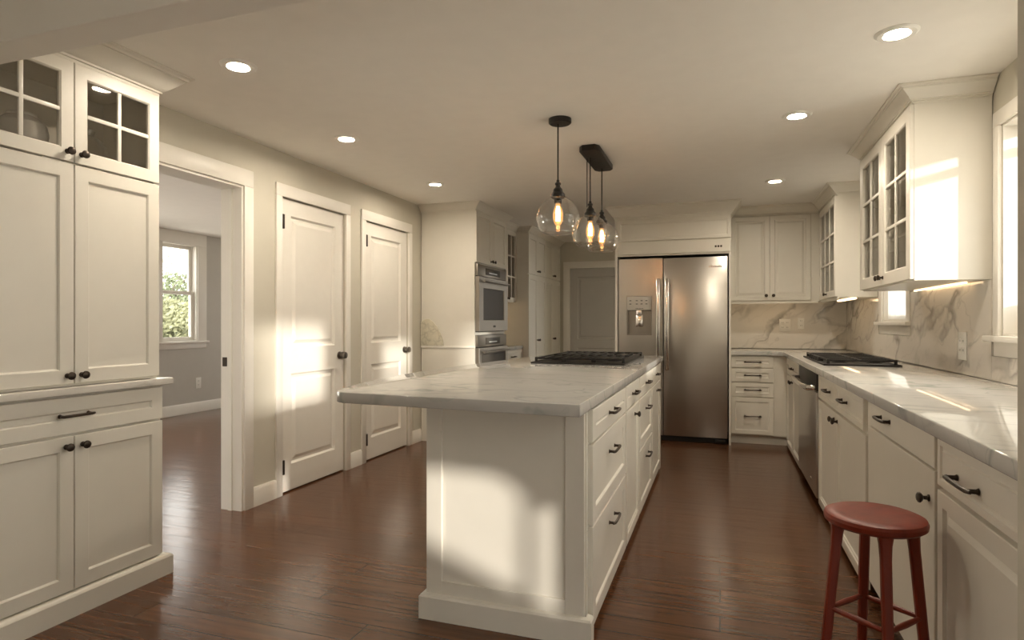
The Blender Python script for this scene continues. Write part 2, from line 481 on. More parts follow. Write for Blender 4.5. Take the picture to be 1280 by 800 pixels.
# side room
SX = -6.825
WS = (5.97, 6.53, 0.98, 2.29)
wall_plane('wall_side_room', 'siderm', 'x', SX - 0.14, SX, -3.0, 9.12, 0, ZC, [WS, (1.6, 5.2, 0.4, 2.25), (7.25, 8.7, 0.5, 2.25)])
wall_plane('wall_side_room_end', 'siderm', 'y', YH, YH + 0.12, SX, XL - 0.15, 0, ZC, [(-5.4, -4.4, 0.9, 2.1)])  # unseen opening added to bring more sky light into the side room
wall_plane('wall_side_room_face', 'siderm', 'x', XL - 0.16, XL - 0.15, -3.0, YH, 0, ZC, [OP])
# stub wall and header of the opening the picture is taken through
wall_plane('wall_opening', 'wall', 'y', 1.41, 1.53, 0.583, XR, 0, ZC)
structure(MB().box(-2.562, 0.583, 1.41, 1.535, 2.20, ZC, 0.004).build('trim_1', 'ceil', smooth=False))

def casing(name, a0, a1, ztop, w=0.075, head=0.09, x=XL, t=0.018, sgn=1, z0=0.0, mat='trim'):
    # flat casing with a small back band round an opening in a wall x = const
    mb = MB()
    xa, xb = x, x + sgn * t
    mb.box(xa, xb, a0 - w, a0, z0, ztop, 0.003)
    mb.box(xa, xb, a1, a1 + w, z0, ztop, 0.003)
    mb.box(xa, xb, a0 - w, a1 + w, ztop, ztop + head, 0.003)
    return structure(mb.build(name, mat))
casing('trim_2', OP[0], OP[1], OP[3], 0.08, 0.11)
casing('trim_3', D1[0], D1[1], D1[3], 0.062, 0.088)
casing('trim_4', D2[0], D2[1], D2[3], 0.066, 0.088)
# lining of the passage
mb = MB()
mb.box(XL - 0.165, XL + 0.004, OP[1] - 0.015, OP[1], 0, OP[3])
mb.box(XL - 0.165, XL + 0.004, OP[0], OP[0] + 0.015, 0, OP[3])
mb.box(XL - 0.165, XL + 0.004, OP[0] + 0.015, OP[1] - 0.015, OP[3] - 0.015, OP[3])
mb.box(XL - 0.10, XL - 0.07, OP[1] - 0.025, OP[1] - 0.015, 0, OP[3] - 0.015)
structure(mb.build('trim_5', 'trim', smooth=False))
sp = MB().box(XL - 0.150, XL - 0.115, OP[1] - 0.019, OP[1] - 0.015, 0.945, 1.005).build('strike_plate', 'bronze')
tag(sp, 'dark metal strike plate on the inner edge of the passage frame', 'door hardware')

def base_prof(h=0.13, t=0.016):
    return [(0, 0), (t, 0), (t, h - 0.02), (t * 0.6, h - 0.008), (t * 0.45, h), (0, h)]
mb = MB()
for a, b in ((OP[1] + 0.08, D1[0] - 0.062), (D1[1] + 0.062, D2[0] - 0.066), (D2[1] + 0.066, 5.69)):
    mb.sweep(base_prof(), [(XL, a), (XL, b)], 1)
structure(mb.build('baseboard_left', 'trim'))
structure(MB().sweep(base_prof(0.14), [(SX, -2.9), (SX, YH)], 1).build('baseboard_side_room', 'trim'))
structure(MB().sweep(base_prof(), [(XL, YH), (-2.23, YH)], 1).build('baseboard_hall', 'trim'))

def room_door(name, slab, knob_y, hinge_y):
    y0, y1, z0, z1 = slab[0] + 0.008, slab[1] - 0.004, 0.012, slab[3] - 0.006
    xf = XL - 0.012
    root = sroot(name, (xf, y0, 0), R(90))
    w = y1 - y0
    t = 0.036
    mb = MB()
    # stiles, rails and two raised panels
    sx, lz0, lz1, uz0, uz1 = 0.115, 0.20, 0.86, 1.05, z1 - 0.115
    mb.box(0, sx, 0, t, z0, z1); mb.box(w - sx, w, 0, t, z0, z1)
    mb.box(sx, w - sx, 0, t, z0, lz0); mb.box(sx, w - sx, 0, t, lz1, uz0); mb.box(sx, w - sx, 0, t, uz1, z1)
    for a, b in ((lz0, lz1), (uz0, uz1)):
        mb.panel(sx, w - sx, a, b, [(0, 0), (0.014, 0.016), (0.03, 0.016), (0.055, 0.004), (0.058, 0.004)], t)
    mb.build('door_slab', 'trim', root, smooth=False)
    kx = knob_y - y0
    k = MB()
    mt = Matrix.Translation((kx, 0, 0.965)) @ Matrix.Rotation(R(90), 4, 'X')
    k.lathe([(0.0, 0.0), (0.03, 0.0), (0.03, 0.006), (0.012, 0.012), (0.010, 0.032), (0.022, 0.04), (0.029, 0.052), (0.026, 0.064), (0.0, 0.07)], mt, 20)
    k.box(kx + 0.02, w + 0.004, -0.004, -0.0002, 0.935, 0.99)
    k.build('knob', 'nickel', root)
    for z in (0.20, 1.955):
        MB().box(-0.0115, 0.006, -0.037, -0.0005, z - 0.052, z + 0.052, 0.003).build('hinge', 'bronze', root)
    return root
room_door('door_1', D1, 4.285, D1[0])
room_door('door_2', D2, 5.372, D2[0])

# hall door
dr = sroot('door_3', (-2.15, YH - 0.004, 0))
mb = MB()
w = 0.91
mb.box(0, 0.11, 0.02, 0.06, 0.0, 2.05); mb.box(w - 0.11, w, 0.02, 0.06, 0.0, 2.05)
for a, b in ((0.0, 0.2), (0.85, 0.98), (1.92, 2.05)): mb.box(0.11, w - 0.11, 0.02, 0.06, a, b)
for a, b in ((0.2, 0.85), (0.98, 1.92)):
    mb.panel(0.11, w - 0.11, a, b, [(0, 0.02), (0.012, 0.03), (0.04, 0.03), (0.05, 0.024)], 0.06)
mb.build('door_slab', 'halldoor', dr, smooth=False)
mb = MB()
for z in (0.98, 1.06):
    mb.lathe([(0, 0), (0.028, 0), (0.028, 0.008), (0.012, 0.012), (0.012, 0.03), (0.026, 0.045), (0.02, 0.058), (0, 0.06)], Matrix.Translation((w - 0.09, 0.02, z)) @ Matrix.Rotation(R(90), 4, 'X'), 16)
mb.build('knob', 'bronze', dr)
mb = MB()
for x0, x1, z0, z1 in ((-2.25, -2.15, 0, 2.05), (-1.24, -1.14, 0, 2.05), (-2.25, -1.14, 2.05, 2.15)):
    mb.box(x0, x1, YH - 0.018, YH, z0, z1, 0.003)
structure(mb.build('trim_6', 'trim'))

# ------------------------------------------------------------------ windows (local x along the wall, front to -y)
def window(name, loc, rz, w, z0, z1, cas=0.09, stool=0.04, side=True, thick=0.14, apron=True, meet=0.5, caps=(True, True), s=0.045, inset=0.0, rail=0.0):
    root = sroot(name, loc, rz)
    mb = MB()
    c0 = cas if caps[0] else 0.0
    mb.box(-c0, 0, -0.018, 0, z0, z1, 0.003) if caps[0] else None
    mb.box(w, w + cas, -0.018, 0, z0, z1, 0.003)
    mb.box(-c0, w + cas, -0.018, 0, z1, z1 + cas + 0.01, 0.003)
    # lining
    mb.box(0, 0.012, 0, thick, z0, z1); mb.box(w - 0.012, w, 0, thick, z0, z1); mb.box(0.012, w - 0.012, 0, thick, z1 - 0.012, z1); mb.box(0.012, w - 0.012, 0, thick, z0, z0 + 0.012)
    mb.build('casing', 'trim', root)
    mb = MB()
    mb.box(-c0 - 0.02, w + cas + 0.02, -stool, 0.0, z0 - 0.028, z0, 0.004)
    if apron: mb.box(-c0, w + cas, -0.014, 0, z0 - 0.10, z0 - 0.028, 0.003)
    mb.build('sill', 'trim', root)
    zm = z0 + (z1 - z0) * meet
    for nm, a, b, y in (('upper_sash', zm - 0.02, z1 - 0.012, 0.085 + inset * 0.25), ('lower_sash', z0 + 0.012, zm + 0.02, 0.045 + inset)):
        f = MB().ring(0.012, w - 0.012, a, b, s, y, y + 0.035).build(nm, 'trim', root)
        if rail and nm == 'lower_sash': MB().box(0.012 + s - 0.002, w - 0.012 - s + 0.002, y + 0.003, y + 0.032, a + s - 0.002, a + rail).build('sun_stop_rail', 'trim', f, smooth=False)  # deep rail added to keep low sun streaks off the counter
        MB().box(0.012 + s - 0.004, w - 0.012 - s + 0.004, y + 0.016, y + 0.020, a + s - 0.004, b - s + 0.004).build('pane', 'pane', f, smooth=False)
    return root
window('window_1', (SX, WS[0], 0), R(90), WS[1] - WS[0], WS[2], WS[3], cas=0.15, stool=0.05)
window('window_2', (XR, W2[1], 0), R(-90), W2[1] - W2[0], W2[2], W2[3], cas=0.062, stool=0.055, rail=0.15, meet=0.88, s=0.034, inset=0.055)
window('window_4', (XR, W4[1], 0), R(-90), W4[1] - W4[0], W4[2], W4[3], cas=0.07, stool=0.05)
window('window_3', (XR, W3[1], 0), R(-90), W3[1] - W3[0], W3[2], W3[3], cas=0.09, stool=0.05)

# ------------------------------------------------------------------ cabinet kit (local: x along the front, front at y = 0, depth to +y)
SHAKER = [(0.0, -0.018), (0.002, -0.02), (0.058, -0.02), (0.062, -0.016), (0.064, -0.011), (0.066, -0.010)]
BEAD = [(0.0, -0.018), (0.002, -0.02), (0.05, -0.02), (0.054, -0.014), (0.062, -0.014), (0.066, -0.009), (0.072, -0.009)]
RAISED = [(0.0, -0.018), (0.002, -0.02), (0.045, -0.02), (0.05, -0.010), (0.064, -0.010), (0.082, -0.017)]
SLIM = [(0.0, -0.018), (0.002, -0.02), (0.028, -0.02), (0.031, -0.015), (0.035, -0.015), (0.038, -0.011)]
PLAIN = [(0.0, -0.018), (0.002, -0.02)]
GAP = 0.002

def knob(parent, x, z, y=-0.02, r=0.017):
    m = Matrix.Translation((x, y, z)) @ Matrix.Rotation(R(90), 4, 'X')
    return MB().lathe([(0, 0), (0.011, 0), (0.011, 0.003), (0.0065, 0.006), (0.006, 0.016), (r * 0.8, 0.021), (r, 0.026), (r * 0.92, 0.031), (r * 0.5, 0.035), (0, 0.036)], m, 16).build('knob', 'bronze', parent)
def pull(parent, x, z, half=0.065, y=-0.02, r=0.0065, rise=0.03):
    mb = MB()
    mb.tube([(x - half - 0.012, y - rise * 0.72, z), (x - half, y - rise * 0.92, z), (x - half * 0.5, y - rise, z), (x + half * 0.5, y - rise, z), (x + half, y - rise * 0.92, z), (x + half + 0.012, y - rise * 0.72, z)],
            [r * 0.8, r, r * 0.95, r * 0.95, r, r * 0.8], 8)
    for s in (-1, 1):
        mb.tube([(x + s * half, y, z), (x + s * half, y - 0.006, z), (x + s * half, y - rise * 0.9, z)], [r * 1.5, r * 1.0, r * 0.9], 8)
    return mb.build('handle', 'bronze', parent)

def solid_front(root, name, x0, x1, z0, z1, style=SHAKER, mat='cab', knob_at=None, pull_at=None, pull_half=0.065, split=False):
    cx, cz = (x0 + x1) / 2, z0
    a, b, c, d = x0 + GAP - cx, x1 - GAP - cx, GAP, z1 - z0 - GAP
    mb = MB()
    if split:
        # two flat panels side by side in one frame
        mid = (a + b) / 2
        mb.panel(a, mid, c, d, style, 0.0); mb.panel(mid, b, c, d, style, 0.0)
    else:
        mb.panel(a, b, c, d, style, 0.0)
    o = mb.build(name, mat, root, (cx, 0, cz), smooth=False)
    if knob_at: knob(o, knob_at[0] - cx, knob_at[1] - cz)
    if pull_at: pull(o, pull_at[0] - cx, pull_at[1] - cz, pull_half)
    return o

def glass_front(root, x0, x1, z0, z1, cols, rows, w=0.058, knob_at=None):
    cx, cz = (x0 + x1) / 2, z0
    a, b, c, d = x0 + GAP - cx, x1 - GAP - cx, GAP, z1 - z0 - GAP
    o = MB().ring(a, b, c, d, w, -0.02, 0.0).build('glass_door', 'cab', root, (cx, 0, cz), smooth=False)
    mb = MB()
    for i in range(1, cols):
        x = a + w + (b - a - 2 * w) * i / cols
        mb.box(x - 0.009, x + 0.009, -0.018, -0.006, c + w - 0.002, d - w + 0.002, 0.003)
    for j in range(1, rows):
        z = c + w + (d - c - 2 * w) * j / rows
        mb.box(a + w - 0.002, b - w + 0.002, -0.0175, -0.0065, z - 0.009, z + 0.009, 0.003)
    mb.build('muntins', 'cab', o)
    MB().box(a + w - 0.006, b - w + 0.006, -0.0055, -0.002, c + w - 0.006, d - w + 0.006).build('pane', 'cabpane', o, smooth=False)
    if knob_at: knob(o, knob_at[0] - cx, knob_at[1] - cz)
    return o

def crown_prof(z0, z1, out):
    h = z1 - z0
    return [(-0.012, z0), (0.006, z0), (0.006, z0 + h * 0.11), (0.015, z0 + h * 0.12), (0.015, z0 + h * 0.20), (0.022, z0 + h * 0.22), (out * 0.32, z0 + h * 0.34), (out * 0.46, z0 + h * 0.47),
            (out * 0.62, z0 + h * 0.63), (out * 0.74, z0 + h * 0.75), (out * 0.74, z0 + h * 0.79), (out * 0.83, z0 + h * 0.80), (out * 0.86, z0 + h * 0.87), (out * 0.93, z0 + h * 0.91), (out, z0 + h * 0.92), (out, z1 - 0.001), (-0.012, z1 - 0.001)]

def hollow(root, w, d, z0, z1, shelves=(), t=0.018, mat='cab', name='body'):
    mb = MB()
    mb.box(0, t, 0, d, z0, z1); mb.box(w - t, w, 0, d, z0, z1)
    mb.box(t, w - t, 0, d, z0, z0 + t); mb.box(t, w - t, 0, d, z1 - t, z1); mb.box(t, w - t, d - t, d, z0 + t, z1 - t)
    for s in shelves: mb.box(t, w - t, 0.02, d - t, s, s + 0.016)
    return mb.build(name, mat, root, smooth=False)

# ------------------------------------------------------------------ tall hutch on the left
hy0, hy1 = 1.42, 2.245
hw = hy1 - hy0
hm = 1.832 - hy0
base = thing('base_cabinet', 'cream base cabinet with one wide drawer over two doors, under the tall hutch', 'cabinet', (-2.60, hy0, 0), R(90))
MB().box(0, hw + 0.02, 0, 0.355, 0.0, 0.93).build('body', 'cab', base, smooth=False)
MB().sweep([(0, 0), (0.04, 0), (0.04, 0.085), (0.034, 0.094), (0.022, 0.10), (0, 0.10)], [(0, 0), (hw + 0.02, 0), (hw + 0.02, 0.355)], 1).build('plinth', 'cab', base)
d_ = solid_front(base, 'drawer', 0, hw + 0.018, 0.765, 0.922, pull_at=(hm, 0.845), pull_half=0.06)
for x0, x1, kx in ((0, hm, hm - 0.035), (hm, hw + 0.018, hm + 0.035)):
    solid_front(base, 'door', x0, x1, 0.106, 0.758, knob_at=(kx, 0.715))
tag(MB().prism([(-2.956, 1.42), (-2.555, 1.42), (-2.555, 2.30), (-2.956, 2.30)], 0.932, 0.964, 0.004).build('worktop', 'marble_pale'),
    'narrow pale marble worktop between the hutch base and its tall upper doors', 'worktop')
up = thing('hutch_cabinet', 'tall cream hutch with two long doors below two paned glass doors', 'cabinet', (-2.60, hy0, 0), R(90))
hollow(up, hw, 0.35, 0.966, 2.345, (1.885,))
for x0, x1, kx in ((0, hm, hm - 0.03), (hm, hw, hm + 0.03)):
    solid_front(up, 'door', x0, x1, 0.975, 1.903, knob_at=(kx, 1.012))
    glass_front(up, x0, x1, 1.908, 2.335, 2, 2, knob_at=(kx, 1.95))
MB().sweep(crown_prof(2.337, ZC, 0.115), [(0.125, -0.004), (hw, -0.004), (hw, 0.35)], 1).build('crown_molding', 'cab', up)
# vases behind the glass
v = MB()
v.lathe([(0.0, 0), (0.045, 0), (0.055, 0.01), (0.082, 0.06), (0.092, 0.11), (0.085, 0.15), (0.06, 0.175), (0.05, 0.18), (0.052, 0.19), (0.046, 0.19), (0.044, 0.178), (0.06, 0.165), (0.07, 0.1), (0.04, 0.015), (0, 0.012)], None, 28, False)
tag(v.build('vase', 'porcelain', None, (-2.72, 1.715, 1.902)), 'rounded pale grey ginger vase behind the hutch glass door nearest the frame edge', 'vase')
v = MB()
n = 32
prof = [(0.0, 0), (0.035, 0.0), (0.06, 0.02), (0.074, 0.055), (0.068, 0.095), (0.045, 0.12), (0.03, 0.128), (0.034, 0.145), (0.030, 0.145), (0.026, 0.126)]
v.lathe(prof, None, n, False)
for vv in v.bm.verts:
    a = math.atan2(vv.co.y, vv.co.x); r = math.hypot(vv.co.x, vv.co.y)
    k = 1 + 0.07 * math.cos(8 * a) * min(1, r / 0.05)
    vv.co.x *= k * 1.2; vv.co.y *= k * 1.2; vv.co.z *= 1.38
tag(v.build('glass_vase', 'vaseglass', None, (-2.72, 1.975, 1.902)), 'small ribbed clear glass vase inside the hutch, behind its paned door beside the passage', 'vase')

# ------------------------------------------------------------------ island
isl = thing('island_cabinet', 'long cream kitchen island with a panelled end and drawers facing the aisle', 'cabinet', (0, 0, 0))
IX0, IX1, IY0, IY1 = -1.167, -0.50, 2.30, 5.30
MB().box(IX0, IX1, IY0 + 0.02, IY1, 0.0, 0.898).build('body', 'cab', isl, smooth=False)
mb = MB()
mb.box(IX0, -1.097, IY0, IY0 + 0.02, 0.10, 0.898, 0.002); mb.box(-0.57, IX1 + 0.006, IY0, IY0 + 0.02, 0.10, 0.898, 0.002)
mb.box(-1.097, -0.57, IY0, IY0 + 0.02, 0.10, 0.157, 0.002); mb.box(-1.097, -0.57, IY0, IY0 + 0.02, 0.875, 0.898, 0.002)
mb.box(-1.097, -0.57, IY0 + 0.010, IY0 + 0.02, 0.157, 0.875)
mb.build('end_panel', 'cab', isl, smooth=False)
MB().sweep([(0, 0), (0.024, 0), (0.024, 0.092), (0.018, 0.10), (0, 0.104)], [(IX0, IY1), (IX0, IY0), (IX1 + 0.014, IY0), (IX1 + 0.014, IY0 + 0.03)], 1).build('plinth', 'cab', isl)
MB().box(IX1 - 0.002, IX1 + 0.022, IY1 - 0.06, IY1 + 0.012, 0.0, 0.898, 0.003).build('corner_post', 'cab', isl)
MB().box(IX1, IX1 + 0.008, IY0 + 0.03, IY1 - 0.06, 0.02, 0.898).build('side_frame', 'cab', isl, smooth=False)
# fronts on the aisle side, facing +x
face = bpy.data.objects.new('aisle_front', None)
def ifront(name, y0, y1, z0, z1, style=SHAKER, **kw):
    # local frame rotated 90 deg; the part stays a direct child of the island
    cx = (y0 + y1) / 2
    mb = MB().panel(-(y1 - y0) / 2 + GAP, (y1 - y0) / 2 - GAP, GAP, z1 - z0 - GAP, style, 0.0)
    o = mb.build(name, 'cab', isl, (IX1 + 0.008, cx, z0), R(90), smooth=False)
    if 'knob_at' in kw: knob(o, kw['knob_at'][0] - cx, kw['knob_at'][1] - z0)
    if 'pull_at' in kw: pull(o, kw['pull_at'][0] - cx, kw['pull_at'][1] - z0, kw.get('half', 0.07))
    return o
bpy.data.objects.remove(face)
za, zb, zc_, zd, ze = 0.03, 0.43, 0.435, 0.755, 0.893
ifront('drawer', 2.36, 3.25, 0.76, ze, pull_at=(2.80, 0.83))
ifront('drawer', 2.36, 3.25, zc_, zd, pull_at=(2.80, 0.655))
ifront('drawer', 2.36, 3.25, 0.035, zb, pull_at=(2.80, 0.335))
ifront('drawer', 3.27, 3.82, 0.76, ze, SHAKER, pull_at=(3.56, 0.83))
ifront('door', 3.27, 3.82, 0.035, zd, BEAD, knob_at=(3.60, 0.70))
ifront('drawer', 3.84, 4.56, 0.76, ze, pull_at=(4.22, 0.83))
ifront('drawer', 3.84, 4.56, zc_, zd, pull_at=(4.22, 0.66))
ifront('drawer', 3.84, 4.56, 0.035, zb, pull_at=(4.22, 0.34))
ifront('drawer', 4.58, 5.22, 0.76, ze, pull_at=(4.88, 0.83), half=0.05)
ifront('door', 4.58, 5.22, 0.035, zd, SHAKER, pull_at=(4.92, 0.70), half=0.04)
# worktop with a gently bowed seating side
pts = [(-0.468, 2.115), (-0.468, 5.40), (-1.44, 5.46)]
bow = [(-1.455, 5.44), (-1.53, 4.8), (-1.60, 4.2), (-1.655, 3.6), (-1.68, 3.2), (-1.665, 2.8), (-1.625, 2.5), (-1.585, 2.33), (-1.553, 2.23), (-1.528, 2.187), (-1.49, 2.165)]
tag(MB().prism([(-0.468, 2.105), (-0.468, 5.42), (-1.44, 5.46)] + bow, 0.899, 0.945, 0.005).build('island_worktop', 'marble'),
    'large polished white marble worktop overhanging the kitchen island', 'worktop')

# ------------------------------------------------------------------ cooktops
def cooktop(loc, rz, w, d, label, knobs):
    root = thing('gas_cooktop', label, 'cooktop', loc, rz)
    MB().box(-w / 2, w / 2, -d / 2, d / 2, 0.0, 0.012, 0.004).build('hob_plate', 'black', root)
    burners = [(-w * 0.32, -d * 0.22), (-w * 0.32, d * 0.24), (0, 0.02), (w * 0.32, -d * 0.22), (w * 0.32, d * 0.24)]
    for bx, by in burners:
        MB().lathe([(0, 0.012), (0.05, 0.012), (0.05, 0.017), (0.036, 0.019), (0.036, 0.023), (0.03, 0.026), (0, 0.026)], Matrix.Translation((bx, by, 0)), 20).build('burner', 'black', root)
    for k in range(3):
        gx = (k - 1) * w * 0.32
        mb = MB()
        hw_, hd = w * 0.15, d * 0.43
        for y in (-hd, 0, hd): mb.box(gx - hw_, gx + hw_, y - 0.006, y + 0.006, 0.028, 0.041, 0.002)
        for x in (-hw_, -hw_ * 0.34, hw_ * 0.34, hw_): mb.box(gx + x - 0.005, gx + x + 0.005, -hd, hd, 0.029, 0.040, 0.002)
        for x in (-hw_, hw_):
            for y in (-hd, hd): mb.box(gx + x - 0.009, gx + x + 0.009, y - 0.009, y + 0.009, 0.011, 0.043, 0.003)
        mb.build('grate', 'black', root)
    for kx, ky in knobs:
        MB().lathe([(0, 0.012), (0.022, 0.012), (0.021, 0.034), (0.017, 0.04), (0, 0.04)], Matrix.Translation((kx, ky, 0)), 16).build('knob', 'black', root)
    return root
cooktop((-0.935, 4.66, 0.945), 0, 0.66, 1.12, 'black gas cooktop set in the island worktop beneath the glass pendants', [(-0.22 + 0.11 * i, 0.525) for i in range(5)])
cooktop((0.885, 5.05, 0.9465), R(-90), 1.05, 0.46, 'black gas cooktop on the long counter before the small curtained window', [(-0.2 + 0.1 * i, -0.205) for i in range(5)])

# ------------------------------------------------------------------ oven tower and the run behind it
tw = thing('oven_cabinet', 'tall cream oven tower with two small upper doors beside the closet doors', 'cabinet', (-2.35, 5.70, 0), R(90))
TW, TD = 0.90, 0.60
mb = MB()
mb.box(0, 0.02, 0, TD, 0, 2.39); mb.box(TW - 0.02, TW, 0, TD, 0, 2.39); mb.box(0.02, TW - 0.02, TD - 0.02, TD, 0, 2.39)
for a, b in ((0.0, 0.42), (1.105, 1.135), (1.835, 1.86), (2.37, 2.39)): mb.box(0.02, TW - 0.02, 0, TD - 0.02, a, b)
mb.build('body', 'cab', tw, smooth=False)
MB().box(-0.012, 0, -0.01, TD, 0.972, 0.992, 0.002).build('side_rail', 'trim', tw)
solid_front(tw, 'drawer', 0.0, TW, 0.11, 0.415, SHAKER, pull_at=(TW / 2, 0.30))
for a, b, k in ((0, TW / 2, TW / 2 - 0.04), (TW / 2, TW, TW / 2 + 0.04)):
    solid_front(tw, 'door', a, b, 1.845, 2.372, RAISED, knob_at=(k, 1.885))
MB().sweep(crown_prof(2.37, ZC, 0.085), [(0, TD), (0, -0.004), (TW, -0.004), (TW, 0.11)], 1).build('crown_molding', 'cab', tw)

def wall_oven(z0, z1, label, small=False):
    o = thing('wall_oven', label, 'oven', (-2.35, 5.70, 0), R(90))
    a, b = 0.03, TW - 0.03
    MB().box(a, b, 0.0, 0.5, z0, z1).build('chassis', 'black', o, smooth=False)
    zc = z1 - 0.125
    cp = MB().box(a - 0.015, b + 0.015, -0.028, -0.001, zc + 0.004, z1 - 0.002, 0.004).build('control_panel', 'oven', o)
    ds = MB().box(a + 0.2, b - 0.2, -0.031, -0.0285, zc + 0.025, z1 - 0.03, 0.001).build('display', 'darkglass', cp)
    MB().box(a + 0.30, b - 0.30, -0.0325, -0.0312, zc + 0.045, zc + 0.055).build('display_readout', 'display', cp, smooth=False)
    dz1 = zc - 0.004
    dr_ = MB().ring(a - 0.015, b + 0.015, z0 + 0.006, dz1, 0.12 if not small else 0.07, -0.045, -0.001).build('oven_door', 'oven', o)
    i = 0.12 if not small else 0.07
    MB().box(a + i - 0.025, b - i + 0.025, -0.034, -0.012, z0 + i - 0.004, dz1 - i + 0.01).build('window', 'darkglass', dr_, smooth=False)
    mb = MB()
    zh = dz1 - 0.045
    mb.tube([(a + 0.03, -0.085, zh), (b - 0.03, -0.085, zh)], 0.011, 10)
    for x in (a + 0.08, b - 0.08): mb.tube([(x, -0.044, zh), (x, -0.085, zh)], 0.008, 8)
    mb.build('handle', 'oven', dr_)
    if not small:
        mb = MB()
        for s in (-1, 1): mb.lathe([(0, 0), (0.013, 0), (0.011, 0.004), (0, 0.005)], Matrix.Translation(((a + b) / 2 + s * 0.02, -0.045, z0 + 0.055)) @ Matrix.Rotation(R(90), 4, 'X'), 12)
        mb.build('emblem', 'black', dr_)
    return o
wall_oven(1.137, 1.833, 'stainless wall oven with dark window and control panel, upper of the two')
wall_oven(0.425, 1.103, 'stainless lower wall oven whose dark control strip shows above the island worktop', True)
# thin arched mottled piece standing on the rail of the tower's side
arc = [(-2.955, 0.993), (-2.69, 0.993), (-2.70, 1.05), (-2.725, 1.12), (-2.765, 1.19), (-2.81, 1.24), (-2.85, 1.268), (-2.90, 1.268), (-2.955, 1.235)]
M['speckled'] = marble('mottled_slab', (0.66, 0.62, 0.50), (0.36, 0.34, 0.27), scale=9, width=0.12, amount=0.7, rough=0.3, stretch=(1, 1, 1))
tag(MB().prism([(x, z) for x, z in arc], 5.686, 5.699, 0.003, axis='y').build('arched_slab', 'speckled'), 'small arched mottled slab standing against the oven tower side', 'stone slab')

nk = thing('drawer_cabinet', 'low cream drawer cabinet in the niche behind the oven tower', 'cabinet', (-2.40, 6.61, 0), R(90))
NW = 0.76
MB().box(0, NW, 0, 0.55, 0.1, 0.90).build('body', 'cab', nk, smooth=False)
MB().box(0, NW, 0.05, 0.55, 0.0, 0.1).build('plinth', 'cab', nk, smooth=False)
for a, b in ((0.74, 0.895), (0.43, 0.735), (0.11, 0.425)):
    solid_front(nk, 'drawer', 0, NW, a, b, SLIM, pull_at=(NW / 2, (a + b) / 2))
tag(MB().prism([(-2.955, 6.612), (-2.375, 6.612), (-2.375, 7.375), (-2.955, 7.375)], 0.902, 0.942, 0.004).build('worktop', 'marble'), 'short white marble worktop in the niche between oven tower and pantry', 'worktop')
ng = thing('glass_wall_cabinet', 'narrow cream glass-door wall cabinet between the oven tower and pantry', 'cabinet', (-2.48, 6.61, 0), R(90))
hollow(ng, NW, 0.46, 1.49, 2.38, (1.78, 2.07))
for a, b, k in ((0, NW / 2, NW / 2 - 0.03), (NW / 2, NW, NW / 2 + 0.03)):
    glass_front(ng, a, b, 1.495, 2.372, 2, 3, 0.05, (k, 1.53))
MB().sweep(crown_prof(2.37, ZC, 0.08), [(0, -0.004), (NW, -0.004)], 1).build('crown_molding', 'cab', ng)
tag(MB().box(-2.75, -2.70, 6.7, 7.3, 1.476, 1.489).build('under_cabinet_light', 'strip'), 'warm light strip under the niche glass cabinet', 'light')

for i, (y0, y1, lab) in enumerate(((7.38, 8.19, 'tall cream pantry cabinet nearest the oven tower, narrow double doors'), (8.19, 8.99, 'tall cream pantry cabinet next to the hall door'))):
    pc = thing('pantry_cabinet', lab, 'cabinet', (-2.32, y0, 0), R(90), 'tall pantry cabinets')
    w = y1 - y0
    MB().box(0, w, 0, 0.62, 0.0, 2.39).build('body', 'cab', pc, smooth=False)
    for a, b, k in ((0, w / 2, w / 2 - 0.03), (w / 2, w, w / 2 + 0.03)):
        solid_front(pc, 'door', a, b, 0.11, 1.85, SHAKER, knob_at=(k, 1.0))
        solid_front(pc, 'door', a, b, 1.858, 2.372, SHAKER, knob_at=(k, 1.91))
    MB().sweep(crown_prof(2.37, ZC, 0.09), ([(0, 0.14), (0, -0.004), (w, -0.004)] if i == 0 else [(0, -0.004), (w, -0.004)]), 1).build('crown_molding', 'cab', pc)

# ------------------------------------------------------------------ fridge and its surround
fs = thing('fridge_surround', 'cream cabinet surround with lift-up front and crown above the refrigerator', 'cabinet', (-1.055, 6.47, 0))
FW = 1.16
mb = MB()
mb.box(0, 0.025, 0, 0.825, 0, 2.38); mb.box(FW - 0.02, FW, 0.02, 0.825, 0, 2.38)
mb.box(0.025, FW - 0.02, 0, 0.825, 1.93, 2.38)
mb.build('body', 'cab', fs, smooth=False)
solid_front(fs, 'lift_door', 0.03, FW, 2.085, 2.30, SLIM)
f = solid_front(fs, 'drawer', 0.03, FW, 1.945, 2.078, PLAIN)
mb = MB()
cx = (0.03 + FW) / 2
for i in range(3): mb.box(1.005 - cx + i * 0.026, 1.023 - cx + i * 0.026, -0.024, -0.0195, 0.046, 0.066, 0.002)
mb.build('catch', 'bronze', f)
MB().sweep(crown_prof(2.32, ZC, 0.10), [(0, 0.825), (0, -0.004), (FW, -0.004), (FW, 0.40)], 1).build('crown_molding', 'cab', fs)

fr = thing('refrigerator', 'large stainless side-by-side refrigerator with water dispenser', 'refrigerator', (-1.022, 6.50, 0))
w = 1.095
MB().box(0.01, w - 0.01, 0.06, 0.74, 0.03, 1.905).build('cabinet_body', 'black', fr, smooth=False)
MB().box(0.01, w - 0.01, 0.03, 0.06, 0.004, 0.055).build('grille', 'black', fr)
MB().box(w - 0.12, w - 0.02, 0.0, 0.03, 0.006, 0.045, 0.006).build('hinge_foot', 'black', fr)
sx = 0.462
